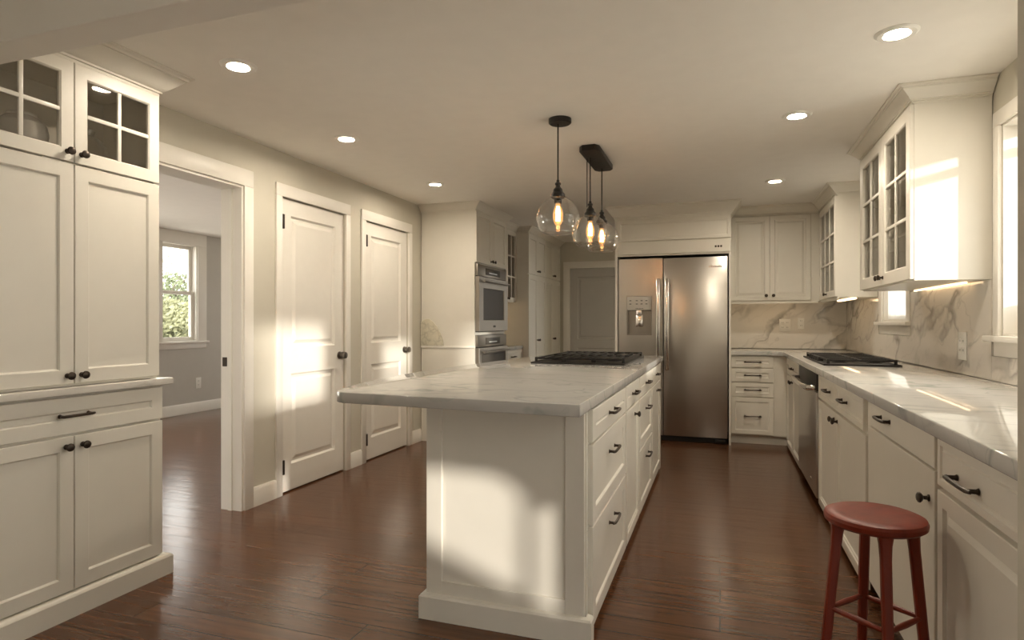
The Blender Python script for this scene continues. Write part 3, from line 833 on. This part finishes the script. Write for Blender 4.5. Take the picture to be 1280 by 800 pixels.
# left door with the dispenser recess
ld = MB()
dx0, dx1, dz0, dz1 = 0.085, 0.345, 1.10, 1.51
for a, b, c, d in ((0.0, dx0, 0.06, 1.905), (dx1, sx - 0.004, 0.06, 1.905), (dx0, dx1, 0.06, dz0), (dx0, dx1, dz1, 1.905)):
    ld.box(a, b, 0.0, 0.055, c, d)
ld = ld.build('freezer_door', 'steel', fr, smooth=False)
rd = MB().box(sx + 0.004, w, 0.0, 0.055, 0.06, 1.905, 0.008).build('refrigerator_door', 'steel', fr)
dp = MB().box(dx0 + 0.002, dx1 - 0.002, -0.004, 0.05, 1.365, dz1 - 0.002, 0.004).build('dispenser_panel', 'panelgrey', ld)
mb = MB()
mb.box(dx0, dx1, 0.05, 0.056, dz0, dz1); 
mb.box(dx0 + 0.002, dx0 + 0.012, -0.003, 0.05, dz0, 1.365); mb.box(dx1 - 0.012, dx1 - 0.002, -0.003, 0.05, dz0, 1.365); mb.box(dx0 + 0.012, dx1 - 0.012, -0.003, 0.05, dz0, dz0 + 0.014)
mb.build('dispenser_recess', 'oven', ld, smooth=False)
mb = MB()
mb.box(dx0 + 0.10, dx0 + 0.155, 0.012, 0.045, 1.31, 1.365, 0.004); mb.box(dx0 + 0.09, dx0 + 0.165, 0.03, 0.049, 1.19, 1.315, 0.006); mb.box(dx0 + 0.105, dx0 + 0.15, 0.022, 0.031, 1.20, 1.28, 0.004)
mb.build('dispenser_paddle', 'steel_bright', ld)
mb = MB()
for i, x in enumerate((0.028, 0.095, 0.145, 0.195)):
    for z in (1.425, 1.46): mb.box(dx0 + x, dx0 + x + 0.022, -0.0055, -0.0038, z, z + 0.008)
for i in range(7): mb.box(dx0 + 0.095 + i * 0.012, dx0 + 0.102 + i * 0.012, -0.0055, -0.0038, 1.378, 1.385)
mb.build('dispenser_marks', 'slot', ld, smooth=False)
for par, x, z0, z1 in ((ld, sx - 0.045, 0.74, 1.69), (rd, sx + 0.045, 0.74, 1.69)):
    mb = MB()
    mb.tube([(x, -0.002, z0 + 0.02), (x, -0.045, z0 + 0.03)], 0.012, 10); mb.tube([(x, -0.002, z1 - 0.02), (x, -0.045, z1 - 0.03)], 0.012, 10)
    mb.box(x - 0.020, x + 0.020, -0.07, -0.044, z0, z1, 0.010)
    mb.build('handle', 'steel_bright', par)
mb = MB()
for i, (a, h) in enumerate(((0, 0.018), (0.018, 0.026), (0.036, 0.016), (0.056, 0.02), (0.076, 0.016), (0.094, 0.022), (0.112, 0.016))):
    mb.box(0.915 + a, 0.915 + a + 0.012, -0.003, 0.0005, 1.795, 1.795 + h, 0.001)
mb.build('wordmark', 'steel_bright', rd)

# ------------------------------------------------------------------ back corner: drawers, uppers
db = thing('drawer_cabinet', 'cream stack of four drawers beside the refrigerator', 'cabinet', (0.107, 6.62, 0))
w = 0.40
MB().box(0, 0.532, 0, 0.67, 0.09, 0.90).build('body', 'cab', db, smooth=False)
MB().box(0, 0.532, 0.04, 0.67, 0.0, 0.09).build('toe_kick', 'cab', db, smooth=False)
for a, b in ((0.775, 0.893), (0.63, 0.77), (0.48, 0.625), (0.10, 0.475)):
    solid_front(db, 'drawer', 0.0, w, a, b, [(0.0, -0.018), (0.002, -0.02), (0.04, -0.02), (0.044, -0.014), (0.052, -0.012)], pull_at=(w / 2 + 0.005, (a + b) / 2 + 0.0), pull_half=0.07)

bu = thing('wall_cabinet', 'cream double-door wall cabinet above the corner counter beside the refrigerator', 'cabinet', (0.107, 6.90, 0))
w = 0.80
MB().box(0, 0.866, 0, 0.395, 1.455, 2.385).build('body', 'cab', bu, smooth=False)
MB().box(0, 0.845, -0.004, 0.012, 1.432, 1.4545, 0.002).build('light_rail', 'cab', bu)
for a, b, k in ((0.0, 0.385, 0.35), (0.385, 0.775, 0.42)):
    solid_front(bu, 'door', a, b, 1.462, 2.35, RAISED, knob_at=(k, 1.515))
MB().sweep(crown_prof(2.355, ZC, 0.09), [(0, -0.004), (0.845, -0.004)], 1).build('crown_molding', 'cab', bu)

RU = thing('glass_wall_cabinet', 'cream glass-door wall cabinet in the far corner by the curtained window', 'cabinet', (0.975, 6.893, 0), R(-90))
w = 6.893 - 5.97
MB().box(0, w, -0.004, 0.012, 1.432, 1.4545, 0.002).build('light_rail', 'cab', RU)
hollow(RU, w, 0.31, 1.455, 2.385, (1.74, 2.04))
glass_front(RU, 0.03, w, 1.462, 2.35, 3, 3, 0.06, (w * 0.52, 1.50))
MB().sweep(crown_prof(2.355, ZC, 0.09), [(0.0, -0.004), (w, -0.004), (w, 0.31)], 1).build('crown_molding', 'cab', RU)

NU = thing('glass_wall_cabinet', 'large cream wall cabinet with two paned glass doors and sunlit side', 'cabinet', (0.95, 4.83, 0), R(-90))
w = 4.83 - 3.645
hollow(NU, w, 0.335, 1.452, 2.40, (1.72, 2.03))
for a, b, k in ((0, 0.60, 0.565), (0.60, w, 0.635)):
    glass_front(NU, a, b, 1.458, 2.365, 2, 3, 0.075, (k, 1.505))
MB().sweep(crown_prof(2.365, ZC, 0.085), [(0, 0.335), (0, -0.004), (w, -0.004), (w, 0.335)], 1).build('crown_molding', 'cab', NU)

# ------------------------------------------------------------------ long counter run (faces -x)
FX = 0.64
def run(y1, y0, label, name='base_cabinet'):
    return thing(name, label, 'cabinet', (FX, y1, 0), R(-90)), y1 - y0
def carcass(root, w, d=0.63, toe=True):
    MB().box(0, w, 0, d, 0.09 if toe else 0.0, 0.90).build('body', 'cab', root, smooth=False)
    if toe: MB().box(0, w, 0.05, d, 0.0, 0.09).build('toe_kick', 'cab', root, smooth=False)
c1, w = run(6.615, 5.50, 'cream corner base cabinet with drawer and double doors beyond the dishwasher')
carcass(c1, w)
solid_front(c1, 'drawer', 0.10, w, 0.735, 0.893, SHAKER, pull_at=(w * 0.55, 0.815))
solid_front(c1, 'door', 0.10, w * 0.52, 0.03, 0.73, BEAD, knob_at=(w * 0.52 - 0.04, 0.69))
solid_front(c1, 'door', w * 0.52, w, 0.03, 0.73, BEAD, knob_at=(w * 0.52 + 0.04, 0.69))

dwr = thing('dishwasher', 'stainless dishwasher with bar handle built into the long counter run', 'dishwasher', (FX, 5.49, 0), R(-90))
w = 0.98
MB().box(0.005, w - 0.005, 0.0, 0.58, 0.05, 0.89).build('tub', 'black', dwr, smooth=False)
MB().box(0.02, w - 0.02, 0.03, 0.5, 0.0, 0.05).build('kick_plate', 'black', dwr, smooth=False)
dd = MB().box(0.005, w - 0.005, -0.03, -0.001, 0.055, 0.765, 0.006).build('door', 'steel', dwr)
MB().box(0.005, w - 0.005, -0.028, -0.001, 0.77, 0.888, 0.006).build('control_panel', 'black', dwr)
mb = MB()
mb.tube([(0.06, -0.03, 0.79), (0.07, -0.075, 0.79), (0.2, -0.09, 0.79), (w - 0.2, -0.09, 0.79), (w - 0.07, -0.075, 0.79), (w - 0.06, -0.03, 0.79)], 0.018, 12)
mb.build('handle', 'steel_bright', dwr)
MB().box(w - 0.30, w - 0.22, -0.0325, -0.0295, 0.13, 0.145, 0.001).build('badge', 'steel_bright', dwr)

c3, w = run(4.495, 3.095, 'cream base cabinet with two drawers over two doors, next to the dishwasher')
carcass(c3, w)
m_ = 4.495 - 3.85
solid_front(c3, 'drawer', 0.0, m_, 0.735, 0.893, SLIM, pull_at=(m_ * 0.62, 0.82))
solid_front(c3, 'drawer', m_, w - 0.06, 0.735, 0.893, SLIM, pull_at=(m_ + 0.26, 0.82))
solid_front(c3, 'door', 0.0, m_, 0.03, 0.725, BEAD, knob_at=(m_ - 0.05, 0.68))
solid_front(c3, 'door', m_, w - 0.01, 0.03, 0.725, BEAD, knob_at=(m_ + 0.05, 0.68))

c4, w = run(3.085, 2.175, 'cream base cabinet with plain flat door behind the red stool')
carcass(c4, w)
solid_front(c4, 'drawer', 0.03, w, 0.785, 0.893, PLAIN, pull_at=(0.33, 0.85))
solid_front(c4, 'door', 0.03, w, 0.10, 0.78, PLAIN, knob_at=(w - 0.05, 0.685))
c5, w = run(2.165, 1.535, 'cream base cabinet with wide drawer over one door at the counter end by the opening')
carcass(c5, w)
solid_front(c5, 'drawer', 0.012, w, 0.745, 0.893, [(0.0, -0.018), (0.002, -0.02), (0.022, -0.02), (0.026, -0.013), (0.034, -0.013), (0.038, -0.018)], pull_at=(0.25, 0.805), pull_half=0.075)
solid_front(c5, 'door', 0.012, w, 0.03, 0.735, RAISED)

tag(MB().prism([(0.587, 1.535), (1.284, 1.535), (1.284, 7.294), (0.108, 7.294), (0.108, 6.575), (0.545, 6.575), (0.587, 6.535)], 0.902, 0.946, 0.005).build('counter_worktop', 'marble'),
    'long L-shaped white marble worktop running under the windows to the refrigerator', 'worktop')
mb = MB()
t0, t1 = XR - 0.014, XR - 0.0005
mb.box(t0, t1, 1.54, W4[1] + 0.092, 0.948, W4[2] - 0.102)
mb.box(t0, t1, W4[1] + 0.092, W2[0] - 0.083, 0.948, 1.45)
mb.box(t0, t1, W2[0] - 0.083, W2[1] + 0.083, 0.948, W2[2] - 0.102)
mb.box(t0, t1, W2[1] + 0.085, W3[0] - 0.112, 0.948, 1.45)
mb.box(t0, t1, W3[0] - 0.112, W3[1] + 0.112, 0.948, W3[2] - 0.102)
mb.box(t0, t1, W3[1] + 0.112, 7.283, 0.948, 1.45)
tag(mb.build('backsplash', 'splash_r', smooth=False), 'grey-veined marble backsplash along the window wall above the long counter', 'backsplash')
tag(MB().box(0.11, t0 - 0.001, 7.284, 7.2995, 0.948, 1.453).build('backsplash', 'splash_b', smooth=False), 'veined marble backsplash below the wall cabinet beside the refrigerator', 'backsplash')

# outlets and switches
def outlet(loc, rz, label, w=0.075, h=0.118, gang=1):
    o = thing('wall_outlet', label, 'outlet', loc, rz)
    MB().box(-w / 2, w / 2, -0.006, -0.0005, -h / 2, h / 2, 0.002).build('cover_plate', 'plate', o)
    mb = MB(); ms = MB()
    for g in range(gang):
        gx = (g - (gang - 1) / 2) * 0.046
        for s in (-1, 1):
            mb.box(gx - 0.016, gx + 0.016, -0.0085, -0.006, s * 0.026 - 0.017, s * 0.026 + 0.017, 0.002)
            ms.box(gx - 0.008, gx - 0.005, -0.0092, -0.0084, s * 0.026 - 0.004, s * 0.026 + 0.008); ms.box(gx + 0.005, gx + 0.008, -0.0092, -0.0084, s * 0.026 - 0.004, s * 0.026 + 0.008)
    mb.build('socket', 'plate', o); ms.build('slots', 'slot', o, smooth=False)
    return o
outlet((0.674, 7.284, 1.205), 0, 'white double outlet on the marble below the wall cabinet', 0.115, 0.135, 2)
outlet((0.835, 7.284, 1.225), 0, 'small white outlet plate nearer the corner on the back marble', 0.062, 0.12)
outlet((t0, 4.0, 1.105), R(-90), 'white outlet plate on the window-wall marble beneath the large glass cabinet', 0.12, 0.155, 2)
outlet((SX, 6.55, 0.40), R(90), 'white outlet low on the wall of the side room under the window', 0.09, 0.15)

# under-cabinet strips
tag(MB().box(0.22, 0.80, 7.0, 7.04, 1.441, 1.454).build('under_cabinet_light', 'strip'), 'warm light strip under the double-door wall cabinet', 'light')
tag(MB().box(1.10, 1.14, 6.05, 6.75, 1.441, 1.454).build('under_cabinet_light', 'strip'), 'warm light strip under the far corner glass cabinet', 'light')
tag(MB().box(1.235, 1.247, 3.85, 4.75, 1.443, 1.4505).build('under_cabinet_light', 'strip'), 'warm light strip under the large two-door glass cabinet', 'light')

# sheer curtain in the small window
mb = MB()
n = 56
ys = [W3[0] + 0.02 + (W3[1] - W3[0] - 0.04) * i / n for i in range(n + 1)]
vs = [[mb.bm.verts.new((XR + 0.028 + 0.011 * math.sin(i * 0.95) + 0.003 * math.sin(i * 2.3), y, z)) for i, y in enumerate(ys)] for z in (W3[2] + 0.02, W3[3] - 0.02)]
for i in range(n): mb.bm.faces.new((vs[0][i], vs[0][i + 1], vs[1][i + 1], vs[1][i]))
bmesh.ops.solidify(mb.bm, geom=mb.bm.faces[:], thickness=0.0015)
tag(mb.build('sheer_curtain', 'curtain'), 'white pleated sheer curtain hanging in the small window behind the cooktop', 'curtain')

# ------------------------------------------------------------------ red stool
st = thing('bar_stool', 'round red-stained wooden stool in front of the long counter', 'stool', (0.435, 2.06, 0), R(28))
SH, SR = 0.668, 0.136
MB().lathe([(0, SH - 0.034), (SR - 0.012, SH - 0.034), (SR - 0.002, SH - 0.026), (SR, SH - 0.014), (SR - 0.004, SH - 0.005), (SR - 0.016, SH), (SR * 0.6, SH - 0.003), (0, SH - 0.005)], None, 56).build('seat', 'stool', st)
angs = [R(a) for a in (-115, -25, 65, 155)]
top_r, bot_r = 0.098, 0.155
def legp(a, z):
    t = (SH - 0.034 - z) / (SH - 0.034)
    r = top_r + (bot_r - top_r) * t
    return Vector((r * math.cos(a), r * math.sin(a), z))
for a in angs:
    mb = MB()
    rings = []
    for z, hw_ in ((SH - 0.0345, 0.017), (SH - 0.06, 0.0135), (SH - 0.10, 0.0118), (0.25, 0.0112), (0.0, 0.0105)):
        c = legp(a, z)
        ring = []
        for k in range(8):
            b = a + PI / 4 + (k // 2) * PI / 2 + (-0.22 if k % 2 == 0 else 0.22)
            ring.append(mb.bm.verts.new((c.x + hw_ * 1.35 * math.cos(b), c.y + hw_ * 1.35 * math.sin(b), c.z)))
        rings.append(ring)
    for p, q in zip(rings[:-1], rings[1:]):
        for k in range(8): mb.bm.faces.new((p[k], p[(k + 1) % 8], q[(k + 1) % 8], q[k]))
    mb.bm.faces.new(rings[0]); mb.bm.faces.new(rings[-1])
    bmesh.ops.recalc_face_normals(mb.bm, faces=mb.bm.faces[:])
    mb.build('leg', 'stool', st)
for i in range(4):
    z = 0.372
    p, q = legp(angs[i], z), legp(angs[(i + 1) % 4], z)
    MB().tube([p, p.lerp(q, 0.5), q], [0.0065, 0.009, 0.0065], 10).build('stretcher', 'stool', st)

# ------------------------------------------------------------------ pendant lamps
SHADE = [(0.034, 0.0), (0.055, -0.012), (0.09, -0.040), (0.117, -0.078), (0.130, -0.118), (0.132, -0.138), (0.126, -0.152), (0.1225, -0.160), (0.1225, -0.172), (0.114, -0.196), (0.098, -0.216), (0.086, -0.222)]
def pendant(root, x, y, zs, ztop):
    # socket bottom (top of the shade) at zs
    T = Matrix.Translation((x, y, zs))
    MB().tube([(x, y, zs + 0.085), (x, y, ztop)], 0.0045, 8).build('cord', 'black', root)
    MB().lathe([(0, 0.095), (0.008, 0.095), (0.010, 0.080), (0.018, 0.076), (0.018, 0.066), (0.013, 0.062), (0.016, 0.050), (0.026, 0.040), (0.030, 0.022), (0.042, 0.010), (0.044, -0.010), (0.036, -0.016), (0.024, -0.02), (0.022, -0.045), (0, -0.045)], T, 24).build('socket', 'black', root)
    s = MB(); s.lathe(SHADE, T, 48, False)
    s.tube([(x + 0.087 * math.cos(2 * PI * k / 40), y + 0.087 * math.sin(2 * PI * k / 40), zs - 0.222) for k in range(41)], 0.0022, 6)
    sh = s.build('glass_shade', 'shade', root)
    b = MB().lathe([(0.013, -0.046), (0.016, -0.06), (0.026, -0.085), (0.0305, -0.11), (0.029, -0.14), (0.02, -0.168), (0.008, -0.18), (0.0, -0.183)], T, 24, False).build('bulb', 'bulbglass', root)
    f = MB()
    for k in range(5):
        a = 2 * PI * k / 5
        f.tube([(x + 0.005 * math.cos(a), y + 0.005 * math.sin(a), zs - 0.062), (x + 0.013 * math.cos(a), y + 0.013 * math.sin(a), zs - 0.10), (x + 0.012 * math.cos(a + 0.6), y + 0.012 * math.sin(a + 0.6), zs - 0.15)], 0.0030, 6)
    f.build('filament', 'filament', b)
p1 = thing('pendant_lamp', 'single clear glass pendant lamp on a round black ceiling plate', 'pendant lamp', (-0.905, 3.53, 0))
MB().lathe([(0, -0.03), (0.06, -0.03), (0.068, -0.024), (0.068, -0.001), (0, -0.001)], Matrix.Translation((0, 0, ZC)), 32).build('ceiling_plate', 'black', p1)
pendant(p1, -0.012, 0, 1.992, ZC - 0.028)
p2 = thing('linear_pendant', 'black rectangular ceiling bar with two clear glass pendants above the island cooktop', 'pendant lamp', (-0.85, 4.40, 0))
mb = MB().prism([(-0.045, -0.31), (0.045, -0.31), (0.07, -0.27), (0.07, 0.27), (0.045, 0.31), (-0.045, 0.31), (-0.07, 0.27), (-0.07, -0.27)], ZC - 0.04, ZC - 0.001, 0.004)
mb.build('ceiling_plate', 'black', p2)
pendant(p2, -0.025, -0.12, 2.003, ZC - 0.038)
pendant(p2, -0.005, 0.22, 2.000, ZC - 0.038)
MB().tube([(-0.052, -0.10, ZC - 0.038), (-0.052, -0.10, 2.06)], 0.003, 6).build('support_wire', 'black', p2)

# ------------------------------------------------------------------ recessed ceiling lights
LIGHTS = [((-2.156, 2.303), 'round recessed ceiling light closest to the tall hutch'),
          ((-2.334, 3.445), 'round recessed ceiling light in front of the closet door beside the passage'),
          ((-2.366, 4.832), 'round recessed ceiling light nearest the oven tower'),
          ((0.702, 2.936), 'round recessed ceiling light nearest the large sunlit wall cabinet, largest over the counter run'),
          ((0.426, 3.914), 'round recessed ceiling light over the aisle, second along the counter run'),
          ((0.448, 5.667), 'round recessed ceiling light nearest the far corner cabinets')]
for (x, y), lab in LIGHTS:
    r = thing('recessed_light', lab, 'ceiling light', (x, y, ZC), 0, 'recessed ceiling lights')
    MB().lathe([(0.044, -0.0035), (0.052, -0.009), (0.072, -0.009), (0.083, -0.002), (0.083, -0.0005), (0.044, -0.0005)], None, 36, False).build('trim_ring', 'plate', r)
    MB().lathe([(0, -0.0012), (0.0435, -0.0012), (0.0435, -0.003), (0, -0.0035)], None, 24, False).build('lens', 'lens', r)

# unseen leafy block, added outside to keep the low sun off the near windows
hg = MB()
for k in range(5200):
    f = random.choice('xxyt')
    px = random.uniform(0, 0.6); py = random.uniform(0, 4.2); pz = random.uniform(0, 3.9)
    if f == 'x': px = random.choice((0, 0.6))
    elif f == 'y': py = random.choice((0, 4.2))
    else: pz = 3.9
    c = Vector((px, py, pz)); q = Vector((random.uniform(-1, 1), random.uniform(-1, 1), random.uniform(-1, 1))).normalized()
    u = q.orthogonal().normalized() * 0.09; w_ = q.cross(u)
    hg.bm.faces.new([hg.bm.verts.new(c + d) for d in (u, w_ * 0.6, -u, -w_ * 0.6)])
hg.box(0.06, 0.54, 0.06, 4.14, 0, 3.84)
hg = tag(hg.build('sun_blocker', 'leafA', None, (6.5, -8.4, -0.3), smooth=False), 'unseen leafy green block added outside to hold off the low sun', 'sun_blocker')

# ------------------------------------------------------------------ trees outside the side room window
def tree(x, y, h, cr, mat, label, n=900, bare=False):
    t = thing('tree', label, 'tree', (x, y, -0.3), 0, 'trees outside the side room')
    mb = MB()
    mb.tube([(0, 0, 0), (0.05, 0.05, h * 0.4), (0, 0.1, h * 0.8)], [0.16, 0.11, 0.04], 8)
    for k in range(26 if bare else 10):
        a = random.uniform(0, 2 * PI); z = random.uniform(0.3, 0.75) * h
        mb.tube([(0, 0.05, z), (cr * 0.5 * math.cos(a), cr * 0.5 * math.sin(a), z + h * 0.13), (cr * 0.85 * math.cos(a + 0.3), cr * 0.85 * math.sin(a + 0.3), z + h * random.uniform(0.2, 0.34))], [0.04, 0.022, 0.008], 5)
    mb.build('trunk', 'bark', t)
    mb = MB()
    for k in range(n):
        while True:
            p = Vector((random.uniform(-1, 1), random.uniform(-1, 1), random.uniform(-1, 1)))
            if 0.2 < p.length < 1: break
        c = Vector((p.x * cr, p.y * cr, h * 0.62 + p.z * h * 0.40))
        s = random.uniform(0.04, 0.085) if not bare else random.uniform(0.03, 0.07)
        q = Vector((random.uniform(-1, 1), random.uniform(-1, 1), random.uniform(-1, 1))).normalized()
        u = q.orthogonal().normalized(); w_ = q.cross(u)
        v4 = [mb.bm.verts.new(c + d) for d in (u * s, w_ * s * 0.6 + q * s * 0.15, -u * s, -w_ * s * 0.6 + q * s * 0.15)]
        mb.bm.faces.new(v4)
    mb.build('foliage', mat, t, smooth=False)
tree(-13.5, 11.6, 2.15, 1.3, 'leafB', 'low yellow-green leafy tree outside the side room window', 6000)
tree(-17.6, 16.0, 3.2, 1.7, 'leafA', 'dense dark green tree behind the yellow-green one outside', 6000)
tree(-23.5, 19.5, 6.2, 2.2, 'leafC', 'tall thin sparse tree against the sky outside the side room', 1500, True)
